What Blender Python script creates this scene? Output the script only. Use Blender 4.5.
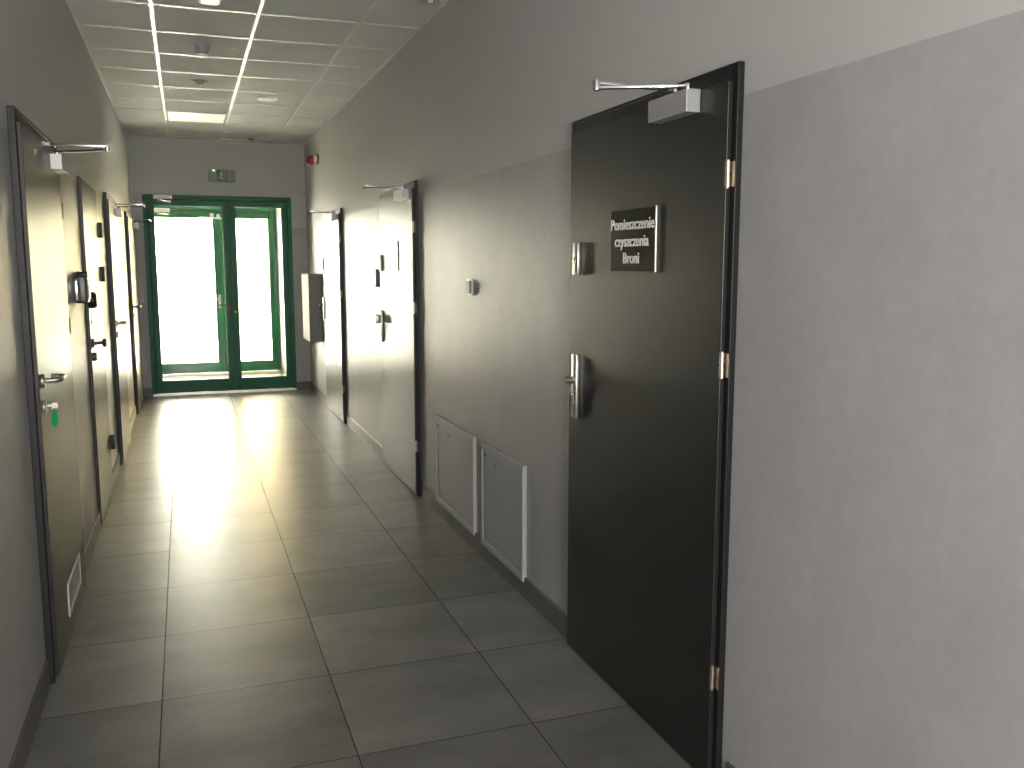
import bpy, bmesh, math, random
from mathutils import Vector, Matrix
random.seed(7)
S = bpy.context.scene
C = S.collection
for o in list(bpy.data.objects):
    bpy.data.objects.remove(o)

# ------------------------------------------------------------------ measures (metres)
XL, XR = -0.545, 1.437          # corridor walls
YE, YB = 11.33, -3.0            # end wall with the glass doors, wall behind the camera
ZC, ZW = 2.985, 1.998           # ceiling, top of the wall covering
YV = 13.35                      # outer door of the vestibule
VL, VR = -0.50, 1.27            # vestibule walls
H = 1.543

# ------------------------------------------------------------------ camera
cam = bpy.data.cameras.new('camera')
cam.sensor_width = 36.0
cam.lens = 893.95 * 36.0 / 1024.0
cam.clip_start = 0.02
cam.clip_end = 300
co = bpy.data.objects.new('camera', cam)
C.objects.link(co)
co.location = (0, 0, H)
co.rotation_euler = (math.pi / 2 - 0.132, 0, -0.3489)
S.camera = co

# ------------------------------------------------------------------ world, lights, exposure
SKY = 9.6
FLASH = 5.4
w = bpy.data.worlds.new('daylight')
S.world = w
w.use_nodes = True
bg = w.node_tree.nodes['Background']
bg.inputs[1].default_value = SKY
# sunny warm sky beyond the glass doors (+Y), cooler open sky on the other side
wn_, wl_ = w.node_tree.nodes, w.node_tree.links
tcw = wn_.new('ShaderNodeTexCoord')
sxw = wn_.new('ShaderNodeSeparateXYZ')
wl_.new(tcw.outputs['Generated'], sxw.inputs[0])
mrw = wn_.new('ShaderNodeMapRange')
mrw.inputs['From Min'].default_value = -0.5
mrw.inputs['From Max'].default_value = 0.5
wl_.new(sxw.outputs['Y'], mrw.inputs['Value'])
mxw = wn_.new('ShaderNodeMix')
mxw.data_type = 'RGBA'
mxw.inputs['A'].default_value = (1.0, 0.975, 0.92, 1)
mxw.inputs['B'].default_value = (1.0, 0.94, 0.77, 1)
wl_.new(mrw.outputs[0], mxw.inputs['Factor'])
wl_.new(mxw.outputs['Result'], bg.inputs[0])

def light(name, kind, loc, power, col, **kw):
    l = bpy.data.lights.new(name, kind)
    l.energy = power
    l.color = col
    for k, v in kw.items():
        setattr(l, k, v)
    o = bpy.data.objects.new(name, l)
    C.objects.link(o)
    o.location = loc
    return o

# the camera's own flash, just above the lens
light('camera_flash', 'POINT', (0.0, -0.02, H + 0.12), FLASH, (0.95, 0.93, 1.0), shadow_soft_size=0.02)
# sun on the paving outside
su = light('sun', 'SUN', (6, 20, 12), 55.0, (1.0, 0.95, 0.80), angle=0.02)
su.rotation_euler = Vector((-0.75, 0.18, -0.65)).to_track_quat('-Z', 'Y').to_euler()
# daylight portal in the outer doorway (guides the sampling of the sky only)
po = light('daylight_portal', 'AREA', (0.41, YV + 0.35, 1.2), 1.0, (1, 1, 1), shape='RECTANGLE', size=1.8, size_y=2.5)
po.rotation_euler = (-math.pi / 2, 0, 0)
po.data.cycles.is_portal = True
WX0, WX1, WZ0, WZ1 = -0.44, 0.70, 0.75, 2.55      # unseen window, added behind the camera as fill light
pb_ = light('daylight_portal', 'AREA', (0.13, YB - 0.18, 1.65), 1.0, (1, 1, 1), shape='RECTANGLE', size=1.14, size_y=1.8)
pb_.rotation_euler = (math.pi / 2, 0, 0)
pb_.data.cycles.is_portal = True

S.view_settings.view_transform = 'Standard'
S.view_settings.look = 'None'
S.view_settings.exposure = 2.4
S.view_settings.gamma = 1.0
S.view_settings.use_curve_mapping = False
cy = S.cycles
cy.max_bounces = 14
cy.diffuse_bounces = 8
cy.glossy_bounces = 8
cy.transparent_max_bounces = 16
cy.sample_clamp_indirect = 0.0
cy.caustics_reflective = True
cy.use_denoising = True

# ------------------------------------------------------------------ materials
def new_mat(name):
    m = bpy.data.materials.new(name)
    m.use_nodes = True
    return m, m.node_tree.nodes, m.node_tree.links, m.node_tree.nodes['Principled BSDF']

def mat(name, col, rough=0.5, metal=0.0, spec=0.5, noise=0.0, scale=20.0, stretch=(1, 1, 1), bump=0.0, emit=None, rough_var=0.0):
    m, n, l, p = new_mat(name)
    p.inputs['Base Color'].default_value = (*col, 1)
    p.inputs['Roughness'].default_value = rough
    p.inputs['Metallic'].default_value = metal
    p.inputs['Specular IOR Level'].default_value = spec
    if noise or bump or rough_var:
        tc = n.new('ShaderNodeTexCoord')
        mp = n.new('ShaderNodeMapping')
        mp.inputs['Scale'].default_value = stretch
        nz = n.new('ShaderNodeTexNoise')
        nz.inputs['Scale'].default_value = scale
        nz.inputs['Detail'].default_value = 6
        nz.inputs['Roughness'].default_value = 0.6
        l.new(tc.outputs['Object'], mp.inputs[0])
        l.new(mp.outputs[0], nz.inputs['Vector'])
        if noise:
            r = n.new('ShaderNodeMapRange')
            r.inputs['From Min'].default_value = 0.25
            r.inputs['From Max'].default_value = 0.75
            r.inputs['To Min'].default_value = 1 - noise
            r.inputs['To Max'].default_value = 1 + noise
            l.new(nz.outputs['Fac'], r.inputs['Value'])
            mx = n.new('ShaderNodeVectorMath')
            mx.operation = 'SCALE'
            mx.inputs[0].default_value = col
            l.new(r.outputs[0], mx.inputs['Scale'])
            l.new(mx.outputs[0], p.inputs['Base Color'])
        if rough_var:
            r2 = n.new('ShaderNodeMapRange')
            r2.inputs['From Min'].default_value = 0.25
            r2.inputs['From Max'].default_value = 0.75
            r2.inputs['To Min'].default_value = rough - rough_var
            r2.inputs['To Max'].default_value = rough + rough_var
            l.new(nz.outputs['Fac'], r2.inputs['Value'])
            l.new(r2.outputs[0], p.inputs['Roughness'])
        if bump:
            b = n.new('ShaderNodeBump')
            b.inputs['Strength'].default_value = bump
            b.inputs['Distance'].default_value = 0.002
            l.new(nz.outputs['Fac'], b.inputs['Height'])
            l.new(b.outputs[0], p.inputs['Normal'])
    if emit:
        p.inputs['Emission Color'].default_value = (*emit[0], 1)
        p.inputs['Emission Strength'].default_value = emit[1]
    return m

def wall_mat():
    """painted plaster above, mottled grey vinyl covering below ZW"""
    m, n, l, p = new_mat('wall_finish')
    tc = n.new('ShaderNodeTexCoord')
    sx = n.new('ShaderNodeSeparateXYZ')
    l.new(tc.outputs['Object'], sx.inputs[0])
    gt = n.new('ShaderNodeMath')
    gt.operation = 'GREATER_THAN'
    gt.inputs[1].default_value = ZW
    l.new(sx.outputs['Z'], gt.inputs[0])
    def nz(scale, detail, lo, hi, a, b, st=(1, 1, 1)):
        mp = n.new('ShaderNodeMapping')
        mp.inputs['Scale'].default_value = st
        t = n.new('ShaderNodeTexNoise')
        t.inputs['Scale'].default_value = scale
        t.inputs['Detail'].default_value = detail
        l.new(tc.outputs['Object'], mp.inputs[0])
        l.new(mp.outputs[0], t.inputs['Vector'])
        r = n.new('ShaderNodeMapRange')
        for k, v in zip(('From Min', 'From Max', 'To Min', 'To Max'), (lo, hi, a, b)):
            r.inputs[k].default_value = v
        l.new(t.outputs['Fac'], r.inputs['Value'])
        return r.outputs[0], t
    a, _ = nz(5.0, 5, 0.3, 0.7, 0.955, 1.045, (1, 1, 0.8))
    b, tb = nz(30.0, 5, 0.3, 0.7, 0.965, 1.035, (1, 1, 0.75))
    mu = n.new('ShaderNodeMath')
    mu.operation = 'MULTIPLY'
    l.new(a, mu.inputs[0])
    l.new(b, mu.inputs[1])
    sc = n.new('ShaderNodeVectorMath')
    sc.operation = 'SCALE'
    sc.inputs[0].default_value = WALL_COVER
    l.new(mu.outputs[0], sc.inputs['Scale'])
    mix = n.new('ShaderNodeMix')
    mix.data_type = 'RGBA'
    l.new(gt.outputs[0], mix.inputs['Factor'])
    l.new(sc.outputs[0], mix.inputs['A'])
    mix.inputs['B'].default_value = (*WALL_PAINT, 1)
    l.new(mix.outputs['Result'], p.inputs['Base Color'])
    mr = n.new('ShaderNodeMix')
    l.new(gt.outputs[0], mr.inputs['Factor'])
    mr.inputs['A'].default_value = 0.41
    mr.inputs['B'].default_value = 0.60
    l.new(mr.outputs['Result'], p.inputs['Roughness'])
    p.inputs['Specular IOR Level'].default_value = 0.22
    bp = n.new('ShaderNodeBump')
    bp.inputs['Strength'].default_value = 0.06
    bp.inputs['Distance'].default_value = 0.002
    l.new(tb.outputs['Fac'], bp.inputs['Height'])
    l.new(bp.outputs[0], p.inputs['Normal'])
    return m

def floor_mat():
    """600 mm stone-look tiles with thin dark grout"""
    m, n, l, p = new_mat('floor_tiles')
    tc = n.new('ShaderNodeTexCoord')
    sx = n.new('ShaderNodeSeparateXYZ')
    l.new(tc.outputs['Object'], sx.inputs[0])
    def math_(op, a, b=None):
        t = n.new('ShaderNodeMath')
        t.operation = op
        for i, v in enumerate((a, b)):
            if v is None:
                continue
            if isinstance(v, (int, float)):
                t.inputs[i].default_value = v
            else:
                l.new(v, t.inputs[i])
        return t.outputs[0]
    def axis(out, off, size):
        q = math_('DIVIDE', math_('SUBTRACT', out, off), size)
        fl = math_('FLOOR', q)
        fr = math_('SUBTRACT', q, fl)
        d = math_('MULTIPLY', math_('SUBTRACT', 0.5, math_('ABSOLUTE', math_('SUBTRACT', fr, 0.5))), size)
        return fl, d
    fx, dx = axis(sx.outputs['X'], -0.1433, 0.5935)
    fy, dy = axis(sx.outputs['Y'], 4.4645, 0.6)
    d = math_('MINIMUM', dx, dy)
    grout = math_('LESS_THAN', d, 0.0022)
    cell = n.new('ShaderNodeCombineXYZ')
    l.new(fx, cell.inputs[0])
    l.new(fy, cell.inputs[1])
    wn = n.new('ShaderNodeTexWhiteNoise')
    wn.noise_dimensions = '3D'
    l.new(cell.outputs[0], wn.inputs['Vector'])
    # each tile looks at its own piece of the pattern
    off = n.new('ShaderNodeVectorMath')
    off.operation = 'MULTIPLY_ADD'
    off.inputs[1].default_value = (9, 9, 9)
    l.new(wn.outputs['Color'], off.inputs[0])
    l.new(tc.outputs['Object'], off.inputs[2])
    mp = n.new('ShaderNodeMapping')
    mp.inputs['Scale'].default_value = (1.0, 1.8, 1)
    l.new(off.outputs[0], mp.inputs[0])
    n1 = n.new('ShaderNodeTexNoise')
    n1.inputs['Scale'].default_value = 1.9
    n1.inputs['Detail'].default_value = 8
    n1.inputs['Roughness'].default_value = 0.65
    l.new(mp.outputs[0], n1.inputs['Vector'])
    p.inputs['Specular IOR Level'].default_value = 0.19
    r = n.new('ShaderNodeMapRange')
    for k, v in zip(('From Min', 'From Max', 'To Min', 'To Max'), (0.28, 0.72, 0.68, 1.32)):
        r.inputs[k].default_value = v
    l.new(n1.outputs['Fac'], r.inputs['Value'])
    per = n.new('ShaderNodeMapRange')
    per.inputs['To Min'].default_value = 0.86
    per.inputs['To Max'].default_value = 1.12
    l.new(wn.outputs['Value'], per.inputs['Value'])
    k = math_('MULTIPLY', r.outputs[0], per.outputs[0])
    sc = n.new('ShaderNodeVectorMath')
    sc.operation = 'SCALE'
    sc.inputs[0].default_value = FLOOR_COL
    l.new(k, sc.inputs['Scale'])
    mix = n.new('ShaderNodeMix')
    mix.data_type = 'RGBA'
    l.new(grout, mix.inputs['Factor'])
    l.new(sc.outputs[0], mix.inputs['A'])
    mix.inputs['B'].default_value = (0.035, 0.033, 0.03, 1)
    l.new(mix.outputs['Result'], p.inputs['Base Color'])
    rr = n.new('ShaderNodeMapRange')
    for kk, v in zip(('From Min', 'From Max', 'To Min', 'To Max'), (0.25, 0.75, FLOOR_ROUGH - 0.02, FLOOR_ROUGH + 0.03)):
        rr.inputs[kk].default_value = v
    l.new(n1.outputs['Fac'], rr.inputs['Value'])
    rm = n.new('ShaderNodeMix')
    l.new(grout, rm.inputs['Factor'])
    l.new(rr.outputs[0], rm.inputs['A'])
    rm.inputs['B'].default_value = 0.85
    l.new(rm.outputs['Result'], p.inputs['Roughness'])
    bp = n.new('ShaderNodeBump')
    bp.inputs['Strength'].default_value = 0.35
    bp.inputs['Distance'].default_value = 0.0012
    ed = n.new('ShaderNodeMapRange')
    ed.inputs['From Min'].default_value = 0.001
    ed.inputs['From Max'].default_value = 0.004
    l.new(d, ed.inputs['Value'])
    l.new(ed.outputs[0], bp.inputs['Height'])
    l.new(bp.outputs[0], p.inputs['Normal'])
    return m

def glass_mat():
    m, n, l, p = new_mat('clear_glass')
    out = n['Material Output']
    tr = n.new('ShaderNodeBsdfTransparent')
    tr.inputs[0].default_value = (0.97, 0.975, 0.965, 1)
    gl = n.new('ShaderNodeBsdfGlossy')
    gl.inputs['Roughness'].default_value = 0.01
    fr = n.new('ShaderNodeFresnel')
    fr.inputs[0].default_value = 1.45
    mx = n.new('ShaderNodeMixShader')
    l.new(fr.outputs[0], mx.inputs[0])
    l.new(tr.outputs[0], mx.inputs[1])
    l.new(gl.outputs[0], mx.inputs[2])
    l.new(mx.outputs[0], out.inputs[0])
    return m

WALL_PAINT = (0.52, 0.515, 0.50)
WALL_COVER = (0.40, 0.392, 0.385)
FLOOR_COL = (0.160, 0.154, 0.144)
FLOOR_ROUGH = 0.36
M = {}
M['wall'] = wall_mat()
M['floor'] = floor_mat()
M['glass'] = glass_mat()
M['tile'] = mat('ceiling_tile', (0.56, 0.56, 0.55), 0.9, noise=0.04, scale=60, bump=0.1)
M['tbar'] = mat('ceiling_grid_white', (0.55, 0.545, 0.51), 0.34, spec=0.32)
M['skirt'] = mat('skirting_tile', (0.105, 0.097, 0.087), 0.42, noise=0.2, scale=6, stretch=(1, 1, 3))
M['door'] = mat('graphite_door', (0.020, 0.0185, 0.0175), 0.37, spec=0.42, noise=0.25, scale=30, stretch=(6, 6, 0.4), bump=0.05)
M['frame'] = mat('graphite_frame', (0.014, 0.013, 0.015), 0.42, spec=0.3)
M['steel'] = mat('brushed_steel', (0.40, 0.385, 0.35), 0.38, 1.0)
M['chrome'] = mat('chrome', (0.75, 0.75, 0.76), 0.12, 1.0)
M['hinge'] = mat('hinge_metal', (0.60, 0.52, 0.40), 0.35, 1.0)
M['closer'] = mat('silver_closer', (0.42, 0.42, 0.41), 0.40, 0.35)
M['white'] = mat('white_plastic', (0.72, 0.72, 0.70), 0.40)
M['whitemetal'] = mat('white_enamel', (0.38, 0.38, 0.37), 0.48, spec=0.25)
M['cabinet'] = mat('cabinet_enamel', (0.30, 0.30, 0.285), 0.6, spec=0.06)
M['panel'] = mat('grey_enamel_panel', (0.34, 0.345, 0.34), 0.45)
M['greyplastic'] = mat('grey_plastic', (0.28, 0.28, 0.28), 0.45)
M['black'] = mat('black_plastic', (0.012, 0.012, 0.013), 0.35)
M['darkgrey'] = mat('dark_grey_plastic', (0.05, 0.05, 0.055), 0.35)
M['sign'] = mat('sign_plate', (0.012, 0.010, 0.008), 0.20, spec=0.4)
M['letter'] = mat('sign_letters', (0.78, 0.76, 0.74), 0.4)
M['red'] = mat('red_plastic', (0.24, 0.008, 0.008), 0.3)
M['keytag'] = mat('green_key_tag', (0.01, 0.33, 0.10), 0.35)
M['green'] = mat('green_aluminium', (0.007, 0.130, 0.056), 0.42, spec=0.3)
M['exitgreen'] = mat('exit_green', (0.01, 0.12, 0.035), 0.4)
M['exitface'] = mat('exit_face', (0.45, 0.55, 0.46), 0.4)
M['led'] = mat('green_led', (0.2, 0.7, 0.1), 0.4, emit=((0.25, 0.9, 0.1), 0.5))
M['diffuser'] = mat('lamp_diffuser', (0.88, 0.87, 0.80), 0.42, spec=1.0)
M['alu'] = mat('threshold_aluminium', (0.75, 0.74, 0.70), 0.35, 1.0)
M['paving'] = mat('outdoor_paving', (0.50, 0.49, 0.46), 0.8, noise=0.1, scale=2)
M['post'] = mat('outdoor_post_paint', (0.05, 0.04, 0.027), 0.8, spec=0.1)
M['facade'] = mat('cream_render', (0.47, 0.39, 0.23), 0.9, noise=0.05, scale=3)
M['pale_floor'] = mat('pale_vestibule_tiles', (0.50, 0.48, 0.45), 0.35)
M['vent'] = mat('white_grille', (0.55, 0.55, 0.52), 0.45)

# ------------------------------------------------------------------ mesh helpers
class MB:
    """collects shapes into one mesh"""
    def __init__(self):
        self.bm = bmesh.new()

    def _merge(self, other):
        me = bpy.data.meshes.new('tmp')
        other.to_mesh(me)
        other.free()
        self.bm.from_mesh(me)
        bpy.data.meshes.remove(me)

    def box(self, x0, x1, y0, y1, z0, z1, bev=0.0, seg=2):
        b = bmesh.new()
        bmesh.ops.create_cube(b, size=1)
        bmesh.ops.scale(b, vec=(x1 - x0, y1 - y0, z1 - z0), verts=b.verts)
        bmesh.ops.translate(b, vec=((x0 + x1) / 2, (y0 + y1) / 2, (z0 + z1) / 2), verts=b.verts)
        if bev:
            bmesh.ops.bevel(b, geom=b.edges[:], offset=bev, segments=seg, profile=0.5, affect='EDGES')
        self._merge(b)
        return self

    def cyl(self, p0, p1, r0, r1=None, seg=20, bev=0.0):
        r1 = r0 if r1 is None else r1
        p0, p1 = Vector(p0), Vector(p1)
        d = p1 - p0
        b = bmesh.new()
        bmesh.ops.create_cone(b, cap_ends=True, segments=seg, radius1=r0, radius2=r1, depth=d.length)
        if bev:
            es = [e for e in b.edges if len(e.link_faces) == 2 and any(len(f.verts) > 4 for f in e.link_faces)]
            bmesh.ops.bevel(b, geom=es, offset=bev, segments=2, profile=0.5, affect='EDGES')
        q = Vector((0, 0, 1)).rotation_difference(d.normalized())
        bmesh.ops.transform(b, matrix=Matrix.Translation((p0 + p1) / 2) @ q.to_matrix().to_4x4(), verts=b.verts)
        self._merge(b)
        return self

    def bar(self, p0, p1, wd, th, bev=0.0):
        """flat bar between two points, wd sideways (horizontal), th vertical"""
        p0, p1 = Vector(p0), Vector(p1)
        d = p1 - p0
        b = bmesh.new()
        bmesh.ops.create_cube(b, size=1)
        bmesh.ops.scale(b, vec=(d.length, wd, th), verts=b.verts)
        if bev:
            bmesh.ops.bevel(b, geom=b.edges[:], offset=bev, segments=2, profile=0.5, affect='EDGES')
        X = d.normalized()
        Y = Vector((0, 0, 1)).cross(X).normalized()
        Z = X.cross(Y)
        m = Matrix((X, Y, Z)).transposed().to_4x4()
        bmesh.ops.transform(b, matrix=Matrix.Translation((p0 + p1) / 2) @ m, verts=b.verts)
        self._merge(b)
        return self

    def tube(self, pts, r, seg=12):
        """round tube along points, rounded at corners by the caller's points"""
        pts = [Vector(p) for p in pts]
        b = bmesh.new()
        rings = []
        up = Vector((0, 0, 1))
        for i, p in enumerate(pts):
            t = (pts[min(i + 1, len(pts) - 1)] - pts[max(i - 1, 0)]).normalized()
            a = t.cross(up)
            if a.length < 1e-4:
                a = t.cross(Vector((1, 0, 0)))
            a.normalize()
            c = t.cross(a)
            rings.append([b.verts.new(p + (a * math.cos(2 * math.pi * k / seg) + c * math.sin(2 * math.pi * k / seg)) * r) for k in range(seg)])
        for i in range(len(rings) - 1):
            for k in range(seg):
                b.faces.new((rings[i][k], rings[i][(k + 1) % seg], rings[i + 1][(k + 1) % seg], rings[i + 1][k]))
        b.faces.new(rings[0][::-1])
        b.faces.new(rings[-1])
        bmesh.ops.recalc_face_normals(b, faces=b.faces)
        self._merge(b)
        return self

    def lathe(self, prof, origin, axis='Z', seg=32):
        """profile of (radius, height) turned about an axis through origin"""
        b = bmesh.new()
        rings = []
        for r, h in prof:
            ring = []
            for k in range(seg):
                a = 2 * math.pi * k / seg
                c, s_ = max(r, 1e-5) * math.cos(a), max(r, 1e-5) * math.sin(a)
                v = {'Z': (c, s_, h), 'Y': (c, h, s_), 'X': (h, c, s_)}[axis]
                ring.append(b.verts.new(Vector(origin) + Vector(v)))
            rings.append(ring)
        for i in range(len(rings) - 1):
            for k in range(seg):
                b.faces.new((rings[i][k], rings[i][(k + 1) % seg], rings[i + 1][(k + 1) % seg], rings[i + 1][k]))
        b.faces.new(rings[0][::-1])
        b.faces.new(rings[-1])
        bmesh.ops.recalc_face_normals(b, faces=b.faces)
        self._merge(b)
        return self

    def prism(self, pts, y0, y1):
        """outline in x, z pushed from y0 to y1"""
        b = bmesh.new()
        a = [b.verts.new((x, y0, z)) for x, z in pts]
        c = [b.verts.new((x, y1, z)) for x, z in pts]
        k = len(pts)
        b.faces.new(a)
        b.faces.new(c[::-1])
        for i in range(k):
            b.faces.new((a[i], c[i], c[(i + 1) % k], a[(i + 1) % k]))
        bmesh.ops.recalc_face_normals(b, faces=b.faces)
        self._merge(b)
        return self

    def ring(self, x0, x1, z0, z1, t, y0, y1, bev=0.002, tb=None, tt=None):
        """rectangular frame in the x, z plane: t wide (tb bottom, tt top), from y0 to y1"""
        tb = t if tb is None else tb
        tt = t if tt is None else tt
        self.box(x0, x0 + t, y0, y1, z0, z1, bev)
        self.box(x1 - t, x1, y0, y1, z0, z1, bev)
        if tt:
            self.box(x0 + t, x1 - t, y0, y1, z1 - tt, z1, bev)
        if tb:
            self.box(x0 + t, x1 - t, y0, y1, z0, z0 + tb, bev)
        return self

    def build(self, name, m, parent=None, smooth=None):
        me = bpy.data.meshes.new(name)
        self.bm.to_mesh(me)
        self.bm.free()
        me.materials.append(m)
        if smooth is not None:
            me.polygons.foreach_set('use_smooth', [True] * len(me.polygons))
            me.set_sharp_from_angle(angle=math.radians(smooth))
        o = bpy.data.objects.new(name, me)
        C.objects.link(o)
        if parent:
            o.parent = parent
        return o

def tag(o, label, cat, group=None, kind=None):
    o['label'] = label
    o['category'] = cat
    if group:
        o['group'] = group
    if kind:
        o['kind'] = kind
    return o

def empty(name, loc, rz=0.0):
    o = bpy.data.objects.new(name, None)
    C.objects.link(o)
    o.location = loc
    o.rotation_euler = (0, 0, rz)
    o.empty_display_size = 0.1
    return o

def text_mesh(name, lines, size, m, parent, place, depth=0.0008, sx=1.0, shear=0.0):
    """lines = [(string, x, z)] centred; local text faces +y reading towards -x; place = y of the face"""
    me_all = bmesh.new()
    for s, x, z in lines:
        cu = bpy.data.curves.new('t', 'FONT')
        cu.body = s
        cu.size = size
        cu.align_x = 'CENTER'
        cu.extrude = depth
        cu.offset = size * 0.012
        cu.resolution_u = 4
        to = bpy.data.objects.new('t', cu)
        C.objects.link(to)
        bpy.context.view_layer.update()
        dg = bpy.context.evaluated_depsgraph_get()
        me = bpy.data.meshes.new_from_object(to.evaluated_get(dg))
        for v in me.vertices:
            a, b_, c = v.co
            v.co = (x - a * sx, place + c, z + b_)
        me_all.from_mesh(me)
        bpy.data.objects.remove(to)
        bpy.data.curves.remove(cu)
        bpy.data.meshes.remove(me)
    bmesh.ops.recalc_face_normals(me_all, faces=me_all.faces)
    mb = MB()
    mb.bm.free()
    mb.bm = me_all
    return mb.build(name, m, parent)

# ------------------------------------------------------------------ the setting
def struct(o, label, cat):
    return tag(o, label, cat, kind='structure')

struct(MB().box(XL - 0.1, XR + 0.1, YB, YE + 0.06, -0.12, 0).build('floor', M['floor']),
       'grey stone-look tiled floor of the corridor with thin dark joints', 'floor')
struct(MB().box(XL - 0.1, XR + 0.1, YE + 0.06, YV + 0.25, -0.12, 0).build('floor_vestibule', M['pale_floor']),
       'pale floor of the vestibule between the two green glass doors', 'floor')
WT = 0.12
struct(MB().box(XL - WT, XL, YB, YE, 0, ZC + 0.1).build('wall_left', M['wall']),
       'corridor wall with four doors and a key tag, paint above grey covering', 'wall')
struct(MB().box(XR, XR + WT, YB, YE, 0, ZC + 0.1).build('wall_right', M['wall']),
       'corridor wall carrying the dark signed door and two floor-level access panels', 'wall')
bw = MB().box(XL - WT, WX0, YB - WT, YB, 0, ZC + 0.1).box(WX1, XR + WT, YB - WT, YB, 0, ZC + 0.1)
bw.box(WX0, WX1, YB - WT, YB, 0, WZ0).box(WX0, WX1, YB - WT, YB, WZ1, ZC + 0.1)
struct(bw.build('wall_back', M['wall']), 'end wall of the corridor behind the viewer, with an added fill-light window', 'wall')
wn1 = struct(empty('added_fill_window', (0, YB - 0.07, 0)), 'added, unseen fill-light window behind the viewer', 'window')  # made-up opening that lets sky light in to brighten the corridor
MB().ring(WX0 + 0.001, WX1 - 0.001, WZ0 + 0.001, WZ1 - 0.001, 0.06, -0.03, 0.03, 0.004).build('fill_window_frame', M['white'], wn1)
MB().box(WX0 + 0.055, WX1 - 0.055, -0.005, 0.005, WZ0 + 0.055, WZ1 - 0.055).build('glass_pane', M['glass'], wn1)
DL, DR, DT = -0.42, 1.26, 2.36
ew = MB()
ew.box(XL - WT, DL, YE, YE + 0.2, 0, ZC + 0.1)
ew.box(DR, XR + WT, YE, YE + 0.2, 0, ZC + 0.1)
ew.box(DL, DR, YE, YE + 0.2, DT, ZC + 0.1)
struct(ew.build('wall_end', M['wall']), 'end wall around the green glass double door under the exit sign', 'wall')
struct(MB().box(VL - WT, VL, YE + 0.2, YV + 0.2, 0, 2.8).build('wall_vestibule_left', M['wall']),
       'vestibule wall on the hinge side of the bright glass leaf', 'wall')
struct(MB().box(VR, VR + WT, YE + 0.2, YV + 0.2, 0, 2.8).build('wall_vestibule_right', M['wall']),
       'pale strip of vestibule wall seen through the narrow green glass leaf', 'wall')
struct(MB().box(VL, VR, YV, YV + 0.2, 2.38, 2.8).build('wall_vestibule_outer', M['wall']),
       'wall above the outer green glass door of the vestibule', 'wall')
struct(MB().box(VL - WT, VR + WT, YE + 0.2, YV + 0.2, 2.8, 2.9).build('ceiling_vestibule', M['tile']),
       'plain ceiling of the little vestibule beyond the green door', 'ceiling')

# suspended ceiling
cl = MB().box(XL - WT, XR + WT, YB, YE + 0.1, ZC + 0.006, ZC + 0.03).build('ceiling', M['tile'])
struct(cl, 'suspended ceiling of grey square tiles in a white metal grid', 'ceiling')
GX = [-0.1083, 0.4715, 1.0586]
GY = [5.5966 + 0.61352 * k for k in range(-14, 10) if YB < 5.5966 + 0.61352 * k < YE - 0.05]
g = MB()
for x in GX:
    g.box(x - 0.012, x + 0.012, YB, YE, ZC - 0.002, ZC + 0.006, 0.0015, 1)
xs = [XL] + GX + [XR]
for y in GY:
    for a, b in zip(xs[:-1], xs[1:]):
        g.box(a + 0.0125, b - 0.0125, y - 0.011, y + 0.011, ZC - 0.0005, ZC + 0.006, 0.001, 1)
g.build('ceiling_grid', M['tbar'], cl)
e = MB()
e.box(XL, XL + 0.02, YB, YE, ZC - 0.002, ZC + 0.006)
e.box(XR - 0.02, XR, YB, YE, ZC - 0.002, ZC + 0.006)
e.box(XL + 0.02, XR - 0.02, YE - 0.02, YE, ZC - 0.002, ZC + 0.006)
e.build('edge_angle', M['tbar'], cl)

# skirting
def skirt(name, segs, label, axis='Y'):
    mb = MB()
    for seg in segs:
        mb.box(*seg, 0, 0.10, 0.001, 1)
    struct(mb.build(name, M['skirt']), label, 'skirting')

T = 0.011
SK = 0.0005
skirt('baseboard_right', [(XR - T, XR, a, b) for a, b in ((YB, 2.09), (3.25, 5.695), (6.86, 8.64), (9.83, YE))],
      'brown-grey tile skirting below the two access panels')
skirt('baseboard_left', [(XL, XL + T, a, b) for a, b in ((YB, 3.535), (4.655, 5.675), (6.63, 7.43), (8.51, 9.94), (11.2, YE))],
      'brown-grey tile skirting running between the four doors opposite the panels')
skirt('baseboard_end', [(XL + T, DL, YE - T, YE), (DR, XR - T, YE - T, YE)],
      'dark short skirting pieces either side of the green double door')
skirt('baseboard_vestibule', [(VR - T, VR, YE + 0.2, YV - 0.01), (VL, VL + T, YE + 0.2, YV - 0.01)],
      'grey skirting inside the vestibule behind the green door')

# ------------------------------------------------------------------ corridor doors
def bent(pts, r=0.02, n=5):
    """polyline with rounded corners"""
    pts = [Vector(p) for p in pts]
    out = [pts[0]]
    for i in range(1, len(pts) - 1):
        a = (pts[i - 1] - pts[i]).normalized()
        b = (pts[i + 1] - pts[i]).normalized()
        p0, p1 = pts[i] + a * r, pts[i] + b * r
        for k in range(n + 1):
            t = k / n
            out.append(p0 * (1 - t) ** 2 + pts[i] * 2 * t * (1 - t) + p1 * t ** 2)
    out.append(pts[-1])
    return out

FP, LP = 0.018, 0.034           # how far frame and leaf stand out from the wall

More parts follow.
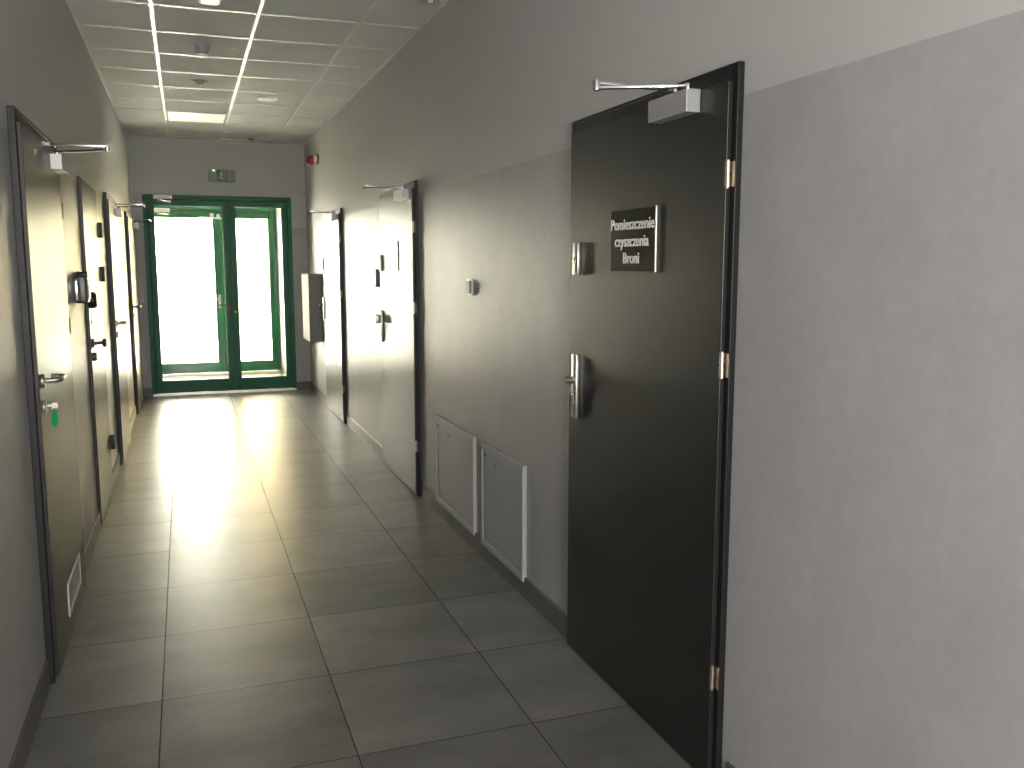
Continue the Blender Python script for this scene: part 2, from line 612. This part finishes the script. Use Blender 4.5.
def door(n, side, yh, wd, label, framed=True, closer=None, hinges=(0.34, 1.265, 1.79), hinge_m='hinge'):
    """local axes: x from the hinge edge along the wall, y out into the corridor, z up"""
    root = empty('door_%d' % n, (XR if side == 'R' else XL, yh, 0), math.pi / 2 if side == 'R' else -math.pi / 2)
    struct(root, label, 'door')
    fw = 0.024 if side == 'R' else 0.045
    fl = 0.016 if side == 'R' else 0.045      # latch side: the leaf nearly covers the jamb
    ry = 0.002 if side == 'R' else 0.006
    if framed:
        f = MB()
        f.box(-fw, 0.016, 0, FP, 0, 2.085, 0.002)
        f.box(wd - 0.016, wd + fl, 0, FP, 0, 2.085, 0.002)
        f.box(0.016, wd + (0.031 if side == 'R' else -0.016), 0, FP, 2.0385 if side == 'R' else 2.02, 2.085, 0.002)
        if side == 'R':
            f.box(0.016, wd - 0.016, 0, FP, 2.02, 2.0385)
        f.box(-fw, -fw + 0.012, FP - 0.004, FP + ry, 0, 2.085, 0.002)
        f.box(wd + fl - 0.012, wd + fl, FP - 0.004, FP + ry, 0, 2.085, 0.002)
        f.box(-fw + 0.012, wd + fl - 0.012, FP - 0.004, FP + ry, 2.073, 2.085, 0.002)
        f.build('frame', M['frame'], root)
        lf = MB().box(0, wd, FP + 0.0005, LP, 0.008, 2.037, 0.002).box(0.018, wd - 0.018, 0.001, FP + 0.002, 0.008, 2.018)
    else:
        f = MB().ring(-0.014, wd + 0.014, 0, 2.045, 0.014, 0, 0.006, 0.001, tb=0)
        f.build('frame', M['frame'], root)
        lf = MB().box(0, wd, 0.001, LP - 0.016, 0.008, 2.030, 0.002)
    lf.build('leaf', M['door'], root)
    yo = LP if framed else LP - 0.016
    for z in hinges:
        h = MB()
        if not framed:
            h.cyl((-0.010, yo + 0.012, z - 0.05), (-0.010, yo + 0.012, z + 0.05), 0.014, seg=18, bev=0.003)
            h.box(-0.010, 0.030, yo, yo + 0.006, z - 0.045, z + 0.045, 0.001, 1)
            h.build('hinge', M[hinge_m], root, 40)
            continue
        h.cyl((-0.004, yo - 0.003, z - 0.034), (-0.004, yo - 0.003, z - 0.002), 0.0075, seg=16)
        h.cyl((-0.004, yo - 0.003, z + 0.002), (-0.004, yo - 0.003, z + 0.034), 0.0075, seg=16)
        h.cyl((-0.004, yo - 0.003, z - 0.038), (-0.004, yo - 0.003, z + 0.038), 0.005, seg=12)
        h.box(-0.021, -0.005, FP - 0.002 if framed else 0.006, (FP if framed else 0.006) + 0.004, z - 0.034, z + 0.034, 0.001, 1)
        h.build('hinge', M[hinge_m], root, 40)
    if closer:
        x0, x1, px, ex, ey, fx = closer
        dz = 0.0 if side == 'R' else -0.03
        b = MB().box(x0, x1, LP, LP + 0.046, 1.975 + dz, 2.040 + dz, 0.002)
        b.cyl((x0 + 0.03, LP + 0.046, 2.005 + dz), (x0 + 0.03, LP + 0.0475, 2.005 + dz), 0.006, seg=12)
        b = b.build('closer', M['closer'], root)
        a = MB()
        a.cyl((px, LP + 0.024, 2.0405 + dz), (px, LP + 0.024, 2.060 + dz), 0.011, seg=18, bev=0.002)
        a.bar((px, LP + 0.024, 2.052 + dz), (ex, ey, 2.052 + dz), 0.024, 0.008, 0.0015)
        a.cyl((ex, ey, 2.044 + dz), (ex, ey, 2.075 + dz), 0.011, seg=18, bev=0.002)
        a.bar((ex, ey, 2.066 + dz), (fx, FP + 0.03, 2.066 + dz), 0.018, 0.009, 0.0015)
        a.box(fx - 0.018, fx + 0.018, FP + 0.0065, FP + 0.012, 2.050 + dz, 2.080 + dz, 0.001, 1)
        a.box(fx - 0.009, fx + 0.009, FP + 0.010, FP + 0.034, 2.058 + dz, 2.074 + dz, 0.001, 1)
        a.build('closer_arm', M['chrome'], b, 40)
    return root

def rosette_lever(root, x, z, toward):
    """round rosette, lever bent out, along and back to the leaf"""
    h = MB()
    h.lathe([(0.0, 0.0), (0.026, 0.0), (0.026, 0.007), (0.023, 0.010), (0.0, 0.010)], (x, LP, z), 'Y', 28)
    h.tube(bent([(x, LP + 0.008, z), (x, LP + 0.062, z + 0.002), (x + toward * 0.125, LP + 0.062, z + 0.002), (x + toward * 0.125, LP + 0.014, z + 0.002)], 0.024, 6), 0.0095, 14)
    h.build('lever_handle', M['steel'], root, 40)

def cylinder_rose(root, x, z):
    c = MB()
    c.lathe([(0.0, 0.0), (0.025, 0.0), (0.025, 0.006), (0.022, 0.009), (0.0, 0.009)], (x, LP, z), 'Y', 28)
    c.build('lock_rosette', M['steel'], root, 40)
    k = MB()
    k.cyl((x, LP + 0.008, z + 0.005), (x, LP + 0.013, z + 0.005), 0.0085, seg=18)
    k.box(x - 0.005, x + 0.005, LP + 0.008, LP + 0.013, z - 0.018, z, 0.001, 1)
    k.build('lock_cylinder', M['chrome'], root, 40)

def sign(root, x0, x1, z0, z1, lines=None):
    """plate with an aluminium rail on the edge towards the hinge"""
    s = MB().box(x0 + 0.009, x1, LP, LP + 0.006, z0, z1, 0.0008, 1).build('sign_plate', M['sign'], root)
    r = MB().box(x0 + 0.002, x0 + 0.009, LP, LP + 0.007, z0 - 0.003, z1 + 0.003, 0.002).build('sign_rail', M['steel'], s)
    if lines:
        text_mesh('lettering', lines, 0.051, M['letter'], s, LP + 0.0068, sx=1.03)
    return s

def long_plate(root, x, z0, z1, name='handle_plate', wd=0.046):
    return MB().box(x - wd / 2, x + wd / 2, LP, LP + 0.017, z0, z1, 0.0035, 2).build(name, M['steel'], root, 35)

def key_slot(parent, x, z, y):
    k = MB()
    k.cyl((x, y, z), (x, y + 0.004, z), 0.0085, seg=18)
    k.box(x - 0.005, x + 0.005, y, y + 0.004, z - 0.021, z - 0.004, 0.001, 1)
    return k.build('lock_cylinder', M['chrome'], parent, 40)

def knob(parent, x, z, y, square=False):
    k = MB()
    if square:
        k.cyl((x, y, z), (x, y + 0.03, z), 0.011, seg=18)
        k.box(x - 0.033, x + 0.033, y + 0.002, y + 0.044, z - 0.033, z + 0.033, 0.004, 2)
    else:
        k.lathe([(0, 0), (0.015, 0), (0.015, 0.008), (0.010, 0.012), (0.010, 0.016), (0.014, 0.020), (0.0145, 0.036), (0.011, 0.040), (0, 0.041)], (x, y, z), 'Y', 28)
    return k.build('door_knob', M['steel'], parent, 40)

# door 1: the big dark door with the sign
R1 = door(1, 'R', 2.147, 1.053, 'dark graphite door with a three-line lettered sign, beside the floor-level access panels', closer=(0.140, 0.365, 0.172, 0.285, 0.292, 0.300))
sign(R1, 0.369, 0.688, 1.524, 1.727, [('Pomieszczenie', 0.535, 1.662), ('czyszczenia', 0.537, 1.606), ('Broni', 0.537, 1.550)])
pl = long_plate(R1, 0.973, 0.960, 1.206)
knob(pl, 0.975, 1.108, LP + 0.016)
key_slot(pl, 0.975, 1.036, LP + 0.015)
pu = long_plate(R1, 0.970, 1.507, 1.627, 'upper_lock_plate')
key_slot(pu, 0.972, 1.568, LP + 0.015)

# door 2: the middle door on the same wall
R2 = door(2, 'R', 5.750, 1.060, 'glossy door with square knob and black reader at its latch edge', closer=(0.085, 0.330, 0.150, 0.262, 0.288, 0.275))
sign(R2, 0.420, 0.700, 1.508, 1.712)
pl = long_plate(R2, 0.985, 0.965, 1.205)
knob(pl, 0.985, 1.140, LP + 0.016, True)
key_slot(pl, 0.985, 1.035, LP + 0.015)
pu = long_plate(R2, 0.985, 1.500, 1.622, 'upper_lock_plate')
key_slot(pu, 0.985, 1.560, LP + 0.015)

# door 3: last door on that wall, before the cabinet
R3 = door(3, 'R', 8.700, 1.085, 'door next to the pale wall cabinet near the glass doors', closer=(0.120, 0.345, 0.160, 0.325, 0.268, 0.330))
sign(R3, 0.500, 0.760, 1.508, 1.708)
pl = long_plate(R3, 1.040, 0.965, 1.205)
knob(pl, 1.040, 1.118, LP + 0.016)
key_slot(pl, 1.040, 1.030, LP + 0.015)
pu = long_plate(R3, 1.040, 1.494, 1.620, 'upper_lock_plate')
key_slot(pu, 1.040, 1.557, LP + 0.015)

# door 4: near door on the opposite wall, with the key and the grille
L1 = door(4, 'L', 4.600, 1.012, 'door with a green key tag in its lock and a small floor-level grille', closer=(0.085, 0.310, 0.262, 0.422, 0.266, 0.405))
rosette_lever(L1, 0.930, 1.120, -1)
cylinder_rose(L1, 0.930, 1.022)
gx0, gx1, gz0, gz1 = 0.225, 0.660, 0.105, 0.245
gr = MB().ring(gx0, gx1, gz0, gz1, 0.020, LP, LP + 0.006, 0.0015).build('vent_frame', M['vent'], L1)
gl = MB()
gl.box(gx0 + 0.018, gx1 - 0.018, LP, LP + 0.001, gz0 + 0.018, gz1 - 0.018)
for k in range(7):
    z = gz0 + 0.027 + k * 0.0142
    gl.bar((gx0 + 0.02, LP + 0.003, z), (gx1 - 0.02, LP + 0.003, z), 0.003, 0.005)
gl.build('vent_louvre', M['greyplastic'], gr)

# door 5: flush security door without a raised frame
L2 = door(5, 'L', 6.600, 0.900, 'flush door without raised frame, black seal hanging at its edge', framed=False, hinges=(0.34, 1.485, 1.775), hinge_m='black')
LP0 = LP
LP = 0.018
kb = MB().lathe([(0, 0), (0.026, 0), (0.026, 0.010), (0.010, 0.014), (0.010, 0.052), (0.024, 0.058), (0.026, 0.070), (0.020, 0.078), (0, 0.079)], (0.830, LP, 1.090), 'Y', 28)
kb.build('door_knob', M['darkgrey'], L2, 40)
kc = MB().lathe([(0, 0), (0.026, 0), (0.026, 0.012), (0.022, 0.022), (0, 0.023)], (0.830, LP, 1.010), 'Y', 28)
kc.build('lock_rosette', M['darkgrey'], L2, 40)
LP = LP0

# doors 6 and 7: the two far doors on that wall
L3 = door(6, 'L', 8.460, 0.985, 'framed door between the flush sealed door and the last corner door', closer=(0.085, 0.310, 0.262, 0.422, 0.264, 0.405))
rosette_lever(L3, 0.905, 1.095, -1)
cylinder_rose(L3, 0.905, 1.010)
L4 = door(7, 'L', 11.150, 1.160, 'last door in the corner beside the green glass double door', closer=(0.085, 0.310, 0.262, 0.465, 0.222, 0.440))
rosette_lever(L4, 1.080, 1.115, -1)
cylinder_rose(L4, 1.080, 1.030)

# ------------------------------------------------------------------ green aluminium double doors
def glass_door(n, y, label, second=False):
    """the frame sits at y .. y + 0.07; local x runs along the wall"""
    root = struct(empty('door_%d' % n, (0, y, 0)), label, 'door')
    a, b, t = (DL + 0.001, DR - 0.001, 2.359) if not second else (VL + 0.001, VR - 0.001, 2.359)
    MB().ring(a, b, 0.0, t, 0.052, 0.0, 0.075, 0.003, tb=0.0, tt=0.052).build('frame', M['green'], root)
    mid = 0.530 if not second else 0.500
    for i, (x0, x1) in enumerate(((a + 0.054, mid - 0.002), (mid + 0.002, b - 0.054))):
        s_l = 0.058 if i == 0 else 0.064
        s_r = (0.066 if not second else 0.086) if i == 0 else 0.058
        tr = 0.064 if not second else 0.100
        lf = MB()
        z0, z1 = 0.028, t - 0.054
        lf.box(x0, x0 + s_l, 0.004, 0.066, z0, z1, 0.003)
        lf.box(x1 - s_r, x1, 0.004, 0.066, z0, z1, 0.003)
        lf.box(x0 + s_l, x1 - s_r, 0.004, 0.066, z1 - tr, z1, 0.003)
        lf.box(x0 + s_l, x1 - s_r, 0.004, 0.066, z0, 0.168, 0.003)
        lf = lf.build('door_leaf', M['green'], root)
        gx0, gx1, gz0, gz1 = x0 + s_l, x1 - s_r, 0.168, z1 - tr
        MB().box(gx0 - 0.008, gx1 + 0.008, 0.030, 0.042, gz0 - 0.008, gz1 + 0.008).build('glass_pane', M['glass'], lf)
        bd = MB().ring(gx0, gx1, gz0, gz1, 0.010, 0.012, 0.028, 0.0015).build('glazing_bead', M['green'], lf)
        if i == 0:
            h = MB()
            hx = x1 - s_r / 2
            h.box(hx - 0.016, hx + 0.016, -0.004, 0.004, 0.94, 1.13, 0.003)
            h.tube(bent([(hx, 0.0, 1.07), (hx, -0.055, 1.07), (hx - 0.12, -0.055, 1.07)], 0.018, 5), 0.009, 12)
            h.build('lever_handle', M['darkgrey'] if not second else M['steel'], lf, 40)
        else:
            MB().cyl((x0 + 0.03, 0.004, 0.985), (x0 + 0.03, -0.006, 0.985), 0.014, seg=20, bev=0.002).build('lock_rosette', M['steel'], lf, 40)
        for z in (0.25, 1.25, 2.15):
            xx = x0 if i == 0 else x1
            MB().cyl((xx, -0.006, z - 0.05), (xx, -0.006, z + 0.05), 0.009, seg=14).build('hinge', M['green'], lf, 40)
    st = MB()                                  # stops and meeting strip that close the gaps
    st.box(a + 0.045, a + 0.066, 0.067, 0.075, 0.03, t - 0.045, 0.001, 1)
    st.box(b - 0.066, b - 0.045, 0.067, 0.075, 0.03, t - 0.045, 0.001, 1)
    st.box(a + 0.066, b - 0.066, 0.067, 0.075, t - 0.066, t - 0.045, 0.001, 1)
    st.box(mid - 0.020, mid + 0.020, 0.067, 0.077, 0.03, t - 0.067, 0.001, 1)
    st.build('door_stop', M['green'], root)
    MB().box(a + 0.01, b - 0.01, -0.03, 0.07, 0.0005, 0.024, 0.003).build('threshold', M['alu'], root)
    return root

D1 = glass_door(8, YE - 0.004, 'dark green glazed double door closing the corridor under the exit sign')
D2 = glass_door(9, YV, 'outer green glazed double door seen through the first, against daylight', True)

def top_closer(root, x0, z0, z1, m):
    b = MB().box(x0, x0 + 0.205, -0.052, -0.001, z0, z1, 0.003).build('closer', M[m], root)
    a = MB()
    xp = x0 + 0.05
    a.cyl((xp, -0.028, z0 - 0.022), (xp, -0.028, z0), 0.010, seg=16)
    a.bar((xp, -0.028, z0 - 0.018), (x0 + 0.10, -0.20, z0 - 0.018), 0.022, 0.007, 0.0015)
    a.cyl((x0 + 0.10, -0.20, z0 - 0.03), (x0 + 0.10, -0.20, z0 - 0.010), 0.010, seg=16)
    a.bar((x0 + 0.10, -0.20, z0 - 0.026), (x0 + 0.17, -0.028, z0 - 0.026), 0.018, 0.007, 0.0015)
    a.box(x0 + 0.15, x0 + 0.19, -0.036, -0.001, z0 - 0.036, z0 - 0.016, 0.001, 1)
    a.build('closer_arm', M['steel'], b, 40)

top_closer(D1, -0.298, 2.306, 2.352, 'closer')
top_closer(D2, -0.355, 2.262, 2.318, 'white')
lim = MB().bar((0.22, -0.06, 2.205), (0.52, -0.06, 2.190), 0.02, 0.022, 0.002)
lim.box(0.37, 0.42, -0.06, 0.002, 2.20, 2.26, 0.003)
lim.box(0.46, 0.50, -0.06, 0.002, 2.20, 2.25, 0.003)
lim.build('slide_rail', M['white'], D2)

# ------------------------------------------------------------------ things on the walls
def wall_empty(name, side, y, z):
    return empty(name, (XR if side == 'R' else XL, y, z), math.pi / 2 if side == 'R' else -math.pi / 2)

def access_panel(y0, y1, z0, z1, label):
    """white metal hatch: local x along +Y"""
    r = tag(wall_empty('access_panel', 'R', y0, 0), label, 'access panel', 'white access panels low on the wall')
    wd = y1 - y0
    MB().ring(0, wd, z0, z1, 0.030, 0.0, 0.022, 0.003, tb=0.03, tt=0.035).build('panel_frame', M['whitemetal'], r)
    d = MB().box(0.031, wd - 0.031, 0.002, 0.017, z0 + 0.075, z1 - 0.037, 0.002).build('hatch_door', M['panel'], r)
    MB().box(0.031, wd - 0.031, 0.002, 0.015, z0 + 0.031, z0 + 0.072, 0.0015).build('bottom_rail', M['panel'], r)
    k = MB().cyl((wd * 0.60, 0.017, z1 - 0.075), (wd * 0.60, 0.024, z1 - 0.075), 0.010, seg=18, bev=0.002)
    k.box(wd * 0.60 - 0.002, wd * 0.60 + 0.002, 0.024, 0.029, z1 - 0.085, z1 - 0.065, 0.001, 1)
    k.build('latch', M['chrome'], d, 40)
    c = MB().cyl((wd - 0.062, 0.017, z1 - 0.060), (wd - 0.062, 0.019, z1 - 0.060), 0.012, seg=18)
    c.build('plug', M['darkgrey'], d)
    return r

access_panel(4.505, 5.290, 0.085, 0.630, 'white-framed access panel low on the wall, the one closer to the glass doors')
access_panel(3.750, 4.375, 0.080, 0.630, 'white-framed access panel low on the wall, beside the dark signed door')

sw = tag(wall_empty('wall_switch', 'R', 4.548, 1.428), 'small square grey and white wall switch alone above the access panels', 'switch')
MB().box(0, 0.094, 0.0, 0.010, -0.044, 0.044, 0.003).build('switch_frame', M['white'], sw)
MB().box(0.012, 0.082, 0.010, 0.020, -0.033, 0.033, 0.003).build('rocker', M['greyplastic'], sw)

rd = tag(wall_empty('card_reader', 'R', 6.885, 1.375), 'slim black access reader on the wall at the latch edge of the square-knobbed door', 'reader')
MB().box(0, 0.075, 0.0, 0.050, 0, 0.140, 0.004, 2).build('reader_case', M['black'], rd, 35)
MB().box(0.024, 0.052, 0.0495, 0.0515, 0.100, 0.108, 0.0006, 1).build('indicator_light', M['darkgrey'], rd)

kp = tag(wall_empty('keypad_unit', 'L', 5.350, 1.345), 'dark grey rounded keypad box with a silver side on the wall beside the flush door', 'keypad')
MB().box(0.0, 0.160, 0.0, 0.062, 0.0, 0.145, 0.012, 4).build('keypad_case', M['darkgrey'], kp, 35)
MB().box(0.150, 0.250, 0.001, 0.034, 0.012, 0.132, 0.012, 4).build('side_cap', M['chrome'], kp, 35)
fc = MB().box(0.018, 0.142, 0.058, 0.066, 0.018, 0.127, 0.003, 2).build('keypad_face', M['greyplastic'], kp)
MB().box(0.028, 0.132, 0.065, 0.068, 0.028, 0.092, 0.002, 1).build('key_field', M['darkgrey'], fc)
cap = MB().cyl((-0.018, 0.0, 0.150), (-0.018, 0.052, 0.150), 0.016, seg=20, bev=0.003).build('call_button', M['black'], kp, 40)

sl = tag(wall_empty('seal_pendant', 'L', 5.600, 1.362), 'black round seal holder with a thin cord hanging on the flush door', 'seal')
s1 = MB().lathe([(0, 0.0), (0.036, 0.0), (0.046, 0.010), (0.046, 0.036), (0.034, 0.048), (0, 0.050)], (0, 0.024, -0.015), 'Y', 28)
s1.cyl((0.0, 0.045, -0.052), (0.0, 0.045, -0.015), 0.020, seg=20, bev=0.004)
s1.build('seal_cup', M['black'], sl, 40)
MB().tube(bent([(0.0, 0.030, 0.110), (0.002, 0.036, 0.06), (0.0, 0.034, 0.015)], 0.02, 4), 0.0022, 8).build('hanging_cord', M['darkgrey'], sl, 60)
tl = MB().tube([(0.0, 0.040, -0.05), (0.002, 0.038, -0.09), (0.0, 0.036, -0.135)], 0.0016, 8)
tl.box(-0.006, 0.006, 0.032, 0.040, -0.150, -0.128, 0.002)
tl.build('loose_cord', M['greyplastic'], sl, 60)
MB().cyl((0.0, 0.0265, 0.110), (0.0, 0.036, 0.110), 0.006, seg=14).build('hook', M['steel'], sl, 40)

# the key left in door 4's lock with its tag
ky = tag(wall_empty('key_with_tag', 'L', 3.670, 1.027), 'key with a bright green oval tag hanging from the door lock below the lever', 'key')
k = MB().box(-0.0012, 0.0012, LP + 0.0132, LP + 0.028, -0.004, 0.004)
k.box(-0.0015, 0.0015, LP + 0.026, LP + 0.047, -0.011, 0.011, 0.001, 1)
k.build('key_blade', M['steel'], ky)
ring = []
for i in range(21):
    an = 2 * math.pi * i / 20
    ring.append((0.010 * math.sin(an) * 0.3, LP + 0.034 + 0.010 * math.sin(an), -0.012 + 0.010 * math.cos(an)))
MB().tube(ring, 0.0011, 8).build('key_ring', M['chrome'], ky, 60)
out = []
for i in range(28):
    an = 2 * math.pi * i / 28
    out.append((0.0130 * math.cos(an) * (1.0 if math.sin(an) < 0 else 0.85), 0.032 * math.sin(an)))
tg = MB().prism([(x, z - 0.050) for x, z in out], -0.0025, 0.0025)
tg = tg.build('oval_tag', M['keytag'], ky)
tg.rotation_euler = (0, 0, math.radians(75))
tg.location = (0, LP + 0.033, 0)

# pale cabinet near the end of the corridor
cb = tag(wall_empty('wall_cabinet', 'R', 10.170, 0.685), 'pale shallow metal cabinet hung on the wall beside the glass doors', 'cabinet')
MB().box(0, 0.62, 0, 0.128, 0, 0.762, 0.003).build('cabinet_body', M['cabinet'], cb)
cd = MB().box(0.004, 0.616, 0.1285, 0.146, 0.004, 0.758, 0.003).build('cabinet_door', M['cabinet'], cb)
MB().cyl((0.06, 0.146, 0.40), (0.06, 0.154, 0.40), 0.014, seg=20, bev=0.002).build('cam_lock', M['steel'], cd, 40)
MB().box(0.25, 0.37, 0.146, 0.1468, 0.56, 0.66).build('notice_plate', M['panel'], cd)

# red alarm sounder
al = tag(wall_empty('alarm_sounder', 'R', 10.160, 2.697), 'red round alarm sounder high on the wall near the corner', 'alarm')
MB().lathe([(0, 0), (0.060, 0), (0.060, 0.014), (0.052, 0.020), (0, 0.020)], (0, 0, 0), 'Y', 32).build('base_plate', M['red'], al, 40)
MB().cyl((0, 0.019, 0), (0, 0.058, 0), 0.030, seg=24).build('neck', M['white'], al, 40)
MB().lathe([(0, 0.055), (0.048, 0.055), (0.056, 0.062), (0.056, 0.085), (0.048, 0.108), (0.030, 0.124), (0, 0.130)], (0, 0, -0.015), 'Y', 32).build('red_dome', M['red'], al, 50)

# exit sign over the double door (local: x along the wall, y towards the corridor is negative)
ex = tag(empty('exit_sign', (0.466, YE, 2.590)), 'green running-figure exit sign lamp above the glass double door', 'exit sign')
MB().box(-0.152, 0.152, -0.055, 0, -0.068, 0.068, 0.006, 3).build('sign_case', M['greyplastic'], ex, 35)
ef = MB().box(-0.058, 0.058, -0.060, -0.054, -0.064, 0.064, 0.001, 1).build('sign_face', M['exitgreen'], ex)
fig = MB()
def quad(pts):
    fig.prism(pts, -0.0612, -0.0598)
fig.ring(-0.012, 0.040, -0.056, 0.056, 0.006, -0.0612, -0.0598, 0, tb=0)                       # doorway
ci = [(0.006 + 0.009 * math.cos(2 * math.pi * i / 14), 0.036 + 0.009 * math.sin(2 * math.pi * i / 14)) for i in range(14)]
quad(ci)                                                                                   # head
quad([(-0.012, 0.024), (0.008, 0.022), (0.006, -0.008), (-0.010, -0.006)])                 # trunk
quad([(-0.012, 0.024), (-0.034, 0.012), (-0.034, 0.004), (-0.010, 0.014)])                 # arm
quad([(0.008, 0.022), (0.024, 0.008), (0.020, 0.003), (0.006, 0.012)])                     # arm
quad([(-0.010, -0.004), (-0.002, -0.008), (-0.016, -0.032), (-0.042, -0.034), (-0.042, -0.027), (-0.021, -0.025)])
quad([(-0.002, -0.006), (0.006, -0.008), (0.022, -0.028), (0.016, -0.050), (0.009, -0.050), (0.013, -0.030)])
fig.build('running_figure', M['exitface'], ef)
MB().box(-0.102, -0.076, -0.060, -0.054, 0.046, 0.066, 0.002).build('status_light', M['led'], ex)

# ------------------------------------------------------------------ things on the ceiling
def ceil_thing(name, x, y, label, cat, group=None):
    return tag(empty(name, (x, y, ZC + 0.006)), label, cat, group)

d1 = ceil_thing('smoke_detector', 0.177, 6.46, 'deep grey smoke detector with a white tip, under the ceiling', 'smoke detector')
MB().lathe([(0, 0), (0.060, 0), (0.060, -0.016), (0.055, -0.022), (0, -0.022)], (0, 0, 0), 'Z', 32).build('detector_base', M['greyplastic'], d1, 40)
MB().lathe([(0, -0.021), (0.050, -0.021), (0.046, -0.048), (0.038, -0.062), (0, -0.062)], (0, 0, 0), 'Z', 32).build('detector_body', M['greyplastic'], d1, 40)
MB().lathe([(0, -0.060), (0.036, -0.060), (0.036, -0.068), (0, -0.068)], (0, 0, 0), 'Z', 32).build('sensing_slot', M['black'], d1, 40)
MB().lathe([(0, -0.066), (0.036, -0.067), (0.036, -0.080), (0.030, -0.085), (0, -0.085)], (0, 0, 0), 'Z', 32).build('white_cap', M['white'], d1, 40)

d2 = ceil_thing('emergency_lamp', 0.186, 7.74, 'small round emergency lamp with a clear dome, between smoke detector and ceiling light panel', 'emergency lamp')
MB().lathe([(0, 0), (0.062, 0), (0.062, -0.006), (0.054, -0.012), (0, -0.012)], (0, 0, 0), 'Z', 32).build('lamp_ring', M['greyplastic'], d2, 40)
MB().lathe([(0, -0.010), (0.046, -0.010), (0.034, -0.022), (0.018, -0.032), (0, -0.034)], (0, 0, 0), 'Z', 32).build('reflector', M['steel'], d2, 40)
MB().lathe([(0, -0.030), (0.014, -0.030), (0.012, -0.040), (0, -0.044)], (0, 0, 0), 'Z', 20).build('lens', M['white'], d2, 60)

sp = ceil_thing('ceiling_speaker', 0.748, 8.29, 'flat white round disc on the ceiling, right of the emergency lamp', 'speaker')
sp['label'] = 'flat white round disc on the ceiling beyond the small emergency lamp'
MB().lathe([(0, 0), (0.088, 0), (0.088, -0.008), (0.078, -0.018), (0, -0.020)], (0, 0, 0), 'Z', 36).build('disc_cover', M['white'], sp, 40)
MB().lathe([(0, -0.019), (0.060, -0.018), (0.056, -0.022), (0, -0.023)], (0, 0, 0), 'Z', 36).build('speaker_grille', M['vent'], sp, 40)

vt = ceil_thing('ceiling_sensor', 0.790, 10.90, 'small dark round sensor on the ceiling near the end wall', 'sensor')
MB().lathe([(0, 0), (0.058, 0), (0.058, -0.008), (0.05, -0.014), (0, -0.015)], (0, 0, 0), 'Z', 32).build('sensor_base', M['greyplastic'], vt, 40)
MB().lathe([(0, -0.014), (0.036, -0.014), (0.028, -0.026), (0, -0.030)], (0, 0, 0), 'Z', 32).build('sensor_eye', M['darkgrey'], vt, 40)

dl = ceil_thing('recessed_spotlight', 1.325, 4.985, 'round recessed spotlight with chrome reflector in the ceiling edge at the top', 'spotlight')
dl['label'] = 'round recessed spotlight cut by the top edge, beside the wall with the signed door'
MB().lathe([(0.040, 0), (0.064, 0), (0.064, -0.006), (0.056, -0.011), (0.040, -0.008)], (0, 0, 0), 'Z', 36).build('trim_ring', M['steel'], dl, 40)
MB().lathe([(0, -0.001), (0.041, -0.001), (0.041, -0.006), (0.020, -0.003), (0, -0.003)], (0, 0, 0), 'Z', 36).build('dark_well', M['black'], dl, 40)
MB().lathe([(0, -0.002), (0.015, -0.002), (0.015, -0.018), (0, -0.022)], (0.012, 0.0, 0), 'Z', 20).build('bulb', M['white'], dl, 60)

lu = ceil_thing('ceiling_light_panel', (GX[0] + GX[1]) / 2, 9.585, 'square unlit ceiling light panel filling one grid cell near the end wall', 'ceiling light')
MB().ring(-0.276, 0.276, -0.293, 0.293, 0.018, -0.010, 0.0, 0.001).build('lamp_frame', M['white'], lu).rotation_euler = (-math.pi / 2, 0, 0)
MB().box(-0.259, 0.259, -0.276, 0.276, -0.009, -0.0005, 0.001, 1).build('lamp_diffuser', M['diffuser'], lu)

l2 = ceil_thing('surface_lamp', 0.198, 5.30, 'pale flat lamp just entering at the top edge, before the smoke detector', 'ceiling light')
l2['label'] = 'pale flat lamp only just visible at the top edge of the ceiling'
MB().box(-0.055, 0.055, -0.12, 0.12, -0.022, 0, 0.004).build('lamp_body', M['white'], l2)
MB().box(-0.045, 0.045, -0.11, 0.11, -0.028, -0.021, 0.003).build('lamp_diffuser', M['diffuser'], l2)

# ------------------------------------------------------------------ outdoors beyond the doors
struct(MB().box(-14, 14, YV + 0.25, 60, -0.16, -0.03).build('ground_outside', M['paving']),
       'pale sunlit paving outside beyond the glass doors', 'paving')
bd_ = struct(MB().box(0.99, 12, 20.0, 28.0, -0.03, 6.5).build('wall_outside', M['facade']),
             'cream wall of a neighbouring building beyond the narrow glass leaf', 'building')
pt = tag(empty('outdoor_post', (1.275, 18.0, -0.03)), 'slender pale post standing outside behind the narrow glass leaf', 'post')
MB().cyl((0, 0, 0), (0, 0, 3.4), 0.045, seg=24).build('post_shaft', M['post'], pt, 40)
pb = MB().box(-0.07, 0.07, -0.07, 0.07, 0, 0.012, 0.002).build('base_plate', M['post'], pt)
MB().box(0.040, 0.13, -0.04, 0.04, 1.48, 1.58, 0.006).build('junction_box', M['post'], pt)
